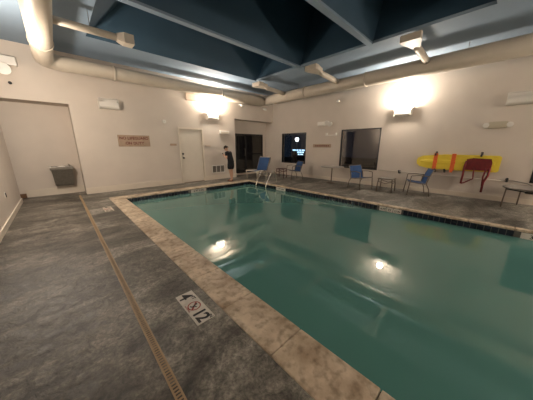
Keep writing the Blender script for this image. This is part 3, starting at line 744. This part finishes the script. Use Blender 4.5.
# patio table at right
o = thing('patio_table', 'round glass patio table with metal rim at the right edge', 'table', (8.13,-.66,0))
disc(MB(), .47, .505, .515).build('table_top', M['glass_top'], o)
mb = MB(); mb.tube([(.475*math.cos(2*PI*k/40),.475*math.sin(2*PI*k/40),.51) for k in range(41)], .016, 8, cap=False); mb.build('rim', M['steel'], o)
for k in range(4):
    a = math.radians(108+k*90); MB().tube([(.45*math.cos(a),.45*math.sin(a),0),(.44*math.cos(a),.44*math.sin(a),.30),(.43*math.cos(a),.43*math.sin(a),.50)], .015, 8).build('leg', M['bronze'], o)
mb = MB()
for k in range(2):
    a = math.radians(108+k*90); mb.tube([(.42*math.cos(a),.42*math.sin(a),.46),(0,0,.40),(-.42*math.cos(a),-.42*math.sin(a),.46)], .013, 8)
mb.tube([(0,0,.38),(0,0,.42)], .09, 16)
mb.build('brace', M['black'], o)

# ---- pool handrails
def rail(y, label):
    o = thing('pool_handrail', label, 'handrail', (PX1,y,0), 0, 'pool handrails')
    pts = [(-.17,0,-1.0),(-.17,0,-.25),(-.16,0,-.05),(-.06,0,.16),(.07,0,.35),(.17,0,.45),(.26,0,.485),(.34,0,.45),(.39,0,.33),(.40,0,.15),(.40,0,.0)]
    sm = []
    for i in range(len(pts)-1):
        p0 = Vector(pts[max(i-1,0)]); p1 = Vector(pts[i]); p2 = Vector(pts[i+1]); p3 = Vector(pts[min(i+2,len(pts)-1)])
        for k in range(4):
            t = k/4; sm.append(.5*((2*p1)+(-p0+p2)*t+(2*p0-5*p1+4*p2-p3)*t*t+(-p0+3*p1-3*p2+p3)*t**3))
    sm.append(Vector(pts[-1]))
    MB().tube(sm, .022, 12).build('rail_tube', M['chrome'], o)
    MB().tube([(.40,0,.002),(.40,0,.012),(.40,0,.02)], [.055,.05,.03], 18).build('escutcheon', M['chrome'], o)
    return o
rail(6.76, 'left curved chrome handrail at the far corner of the pool')
rail(6.18, 'right curved chrome handrail at the far corner of the pool')

# ---- person
def skinned(name, joints, edges, m, parent, sub=2, root=0):
    me = bpy.data.meshes.new(name); me.from_pydata([j[0] for j in joints], edges, [])
    ob = bpy.data.objects.new(name, me); C.objects.link(ob)
    ob.modifiers.new('s', 'SKIN'); 
    for i, j in enumerate(joints):
        r = j[1]; sv = me.skin_vertices[0].data[i]; sv.radius = (r, r) if not isinstance(r, tuple) else r; sv.use_root = (i == root)
    sm = ob.modifiers.new('u', 'SUBSURF'); sm.levels = sub; sm.render_levels = sub
    dg = bpy.context.evaluated_depsgraph_get(); me2 = bpy.data.meshes.new_from_object(ob.evaluated_get(dg))
    C.objects.unlink(ob); bpy.data.objects.remove(ob)
    for p in me2.polygons: p.use_smooth = True
    me2.materials.clear(); me2.materials.append(m); me2.name = name
    o2 = bpy.data.objects.new(name, me2)
    C.objects.link(o2)
    if parent: o2.parent = parent
    return o2
# local: +y is where the person faces; feet at z = 0, height about 1.52
pr = thing('person', 'person in black shirt and shorts looking down at a phone by the far wall', 'person', (5.42,7.98,0), math.radians(24))
J = []; Ed = []
def j(p, r, par=None):
    J.append((p, r)); 
    if par is not None: Ed.append((par, len(J)-1))
    return len(J)-1
pel = j((0,0,.80),(.135,.095))
wst = j((0,.0,.95),(.115,.085), pel)
chs = j((0,.075,1.11),(.135,.095), wst)
shd = j((0,.12,1.215),(.105,.075), chs)
nk = j((0,.155,1.28),.048, shd)
nk2 = j((0,.185,1.325),.046, nk)
for s in (-1,1):
    sh = j((s*.155,.115,1.205),.052, shd)
    el = j((s*.205,.08,.975),.038, sh)
    fa = j((s*.165,.14,1.02),.034, el)
    wr = j((s*.065,.27,1.09),.023, fa)
    pm = j((s*.045,.315,1.105),(.024,.034), wr)
    hp = j((s*.085,0,.745),.088, pel)
    th = j((s*.095,.012,.60),.076, hp)
    kn = j((s*.10,.02+.02*s,.43),.050, th)
    cf = j((s*.10,-.01+.03*s,.30),.050, kn)
    an = j((s*.10,-.02+.04*s,.075),.030, cf)
    hl = j((s*.10,-.01+.04*s,.035),.033, an)
    to = j((s*.115,.13+.04*s,.025),(.036,.022), hl)
body = skinned('body', J, Ed, M['skin'], pr, 2)
# hands: five fingers each, curled round the phone
for s in (-1,1):
    Jh = [((s*.05,.30,1.10),.014)]; Eh = []
    for k in range(4):
        z = 1.125 - .018*k; L = (.9,1,.95,.75)[k]
        a = len(Jh); Jh += [((s*.050,.335,z),.009),((s*.044,.335+.032*L,z+.004),.008),((s*.022,.345+.034*L,z+.006),.0075),((s*.006,.338+.03*L,z+.006),.007)]
        Eh += [(0,a),(a,a+1),(a+1,a+2),(a+2,a+3)]
    a = len(Jh); Jh += [((s*.040,.315,1.135),.010),((s*.026,.325,1.155),.009),((s*.012,.33,1.160),.008)]; Eh += [(0,a),(a,a+1),(a+1,a+2)]
    skinned('hand', Jh, Eh, M['skin'], pr, 1)
# head, bowed
hd_m = T(0,.215,1.395) @ Rx(-.75)
def headmesh():
    mb = MB(); g = bmesh.ops.create_uvsphere(mb.bm, u_segments=24, v_segments=18, radius=1)
    for v in g['verts']:
        x, y, z = v.co
        X = x*.073; Y = y*.092; Z = z*.112
        if z < 0: X *= 1-.28*(-z)**1.5; Y = Y*(1-.15*(-z)) + .012*(-z)
        if y > .55: Y += -.004*math.cos(z*6)
        v.co = hd_m @ Vector((X,Y,Z))
    for f in mb.bm.faces: f.smooth = True
    # nose, ears, lips
    def add(p, q, r, n=8): mb.tube([hd_m @ Vector(a) for a in (p, q)], r, n)
    add((0,.088,.012),(0,.108,-.022), [.008,.013]); 
    for s in (-1,1): add((s*.066,-.004,.0),(s*.082,-.012,.004), [.022,.016])
    add((-.022,.088,-.048),(.022,.088,-.048), [.006,.006])
    return mb
hd = headmesh().build('head', M['skin'], pr)
mb = MB()
for s in (-1,1): mb.ball(hd_m @ Vector((s*.028,.083,.006)), .009)
mb.build('eyes', M['ink'], hd)
# hair cap with uneven edge
mb = MB(); g = bmesh.ops.create_uvsphere(mb.bm, u_segments=28, v_segments=20, radius=1); dele = []
for v in g['verts']:
    x, y, z = v.co; k = 1.13+.03*math.sin(9*x+7*z)
    if (y > .72 and z < .12) or (z < -.45) or (abs(x) > .8 and z < -.1 and y > -.1): dele.append(v)
    v.co = hd_m @ Vector((x*.073*k, y*.092*k-.004, z*.112*k))
bmesh.ops.delete(mb.bm, geom=dele, context='VERTS')
for f in mb.bm.faces: f.smooth = True
hr = mb.build('hair', M['hair'], hd); so = hr.modifiers.new('t','SOLIDIFY'); so.thickness = .012
# shirt with short sleeves
J = []; Ed = []
a0 = j((0,-.005,.72),(.170,.135)); a = j((0,0,.82),(.178,.138), a0); b = j((0,.015,.95),(.160,.120), a); c = j((0,.075,1.11),(.168,.122), b); d_ = j((0,.12,1.215),(.128,.096), c); j((0,.15,1.262),.064, d_)
for s in (-1,1):
    e = j((s*.155,.115,1.208),.068, d_); j((s*.19,.095,1.07),.064, e)
skinned('shirt', J, Ed, M['cloth'], pr, 2)
# shorts
J = []; Ed = []
a = j((0,0,.92),(.150,.112)); a2 = j((0,0,.80),(.165,.125), a)
for s in (-1,1):
    h_ = j((s*.085,0,.735),.118, a2); t_ = j((s*.095,.012,.60),.104, h_); j((s*.10,.02,.49),.092, t_)
skinned('shorts', J, Ed, M['cloth'], pr, 2)
for s in (-1,1):
    mb = MB(); y = .04*s
    mb.loft([[(s*.108+dx*1.05,y+dy,z) for dx, dy in ((-.04,-.06),(.04,-.06),(.048,.08),(.03,.185),(-.025,.185),(-.045,.08))] for z in (.0,.022)]); 
    mb.tube([(s*.108-.045,y+.09,.02),(s*.108-.03,y+.09,.055),(s*.108+.03,y+.09,.055),(s*.108+.045,y+.09,.02)], .010, 6)
    mb.build('sandal', M['sandal'], pr)
ph = MB().box((-.036,-.005,-.07),(.036,.005,.07),.003).build('phone', M['phone'], None)
ph.matrix_world = T(5.42,7.98,0) @ Rz(math.radians(24)) @ T(0,.372,1.125) @ Rx(-.5)
tag(ph, 'small dark phone held by the person in black', 'phone')

# ------------------------------------------------------------------ world, camera
w_ = bpy.data.worlds.new('night'); sc.world = w_; w_.use_nodes = True
w_.node_tree.nodes['Background'].inputs[0].default_value = (.004,.006,.010,1); w_.node_tree.nodes['Background'].inputs[1].default_value = 1
F = 216.72; yaw, pitch, roll = -.7577, .2451, .0009
fv = Vector((-math.sin(yaw)*math.cos(pitch), math.cos(yaw)*math.cos(pitch), -math.sin(pitch)))
rv = Vector((math.cos(yaw), math.sin(yaw), 0)); uv = rv.cross(fv)
r2 = rv*math.cos(roll)+uv*math.sin(roll); u2 = -rv*math.sin(roll)+uv*math.cos(roll)
cam = bpy.data.cameras.new('camera'); co = bpy.data.objects.new('camera', cam); C.objects.link(co)
cam.sensor_fit = 'HORIZONTAL'; cam.sensor_width = 36; cam.lens = 36*F/533; cam.clip_start = .05; cam.clip_end = 200
co.matrix_world = Matrix(((r2.x,u2.x,-fv.x,0),(r2.y,u2.y,-fv.y,0),(r2.z,u2.z,-fv.z,1.5),(0,0,0,1)))
sc.camera = co
sc.view_settings.view_transform = 'Standard'; sc.view_settings.look = 'None'; sc.view_settings.gamma = 1; sc.view_settings.use_curve_mapping = False
sc.view_settings.exposure = .74
sc.cycles.max_bounces = 8; sc.cycles.diffuse_bounces = 5; sc.cycles.glossy_bounces = 4; sc.cycles.transparent_max_bounces = 8
sc.cycles.sample_clamp_indirect = 4; sc.cycles.use_denoising = True
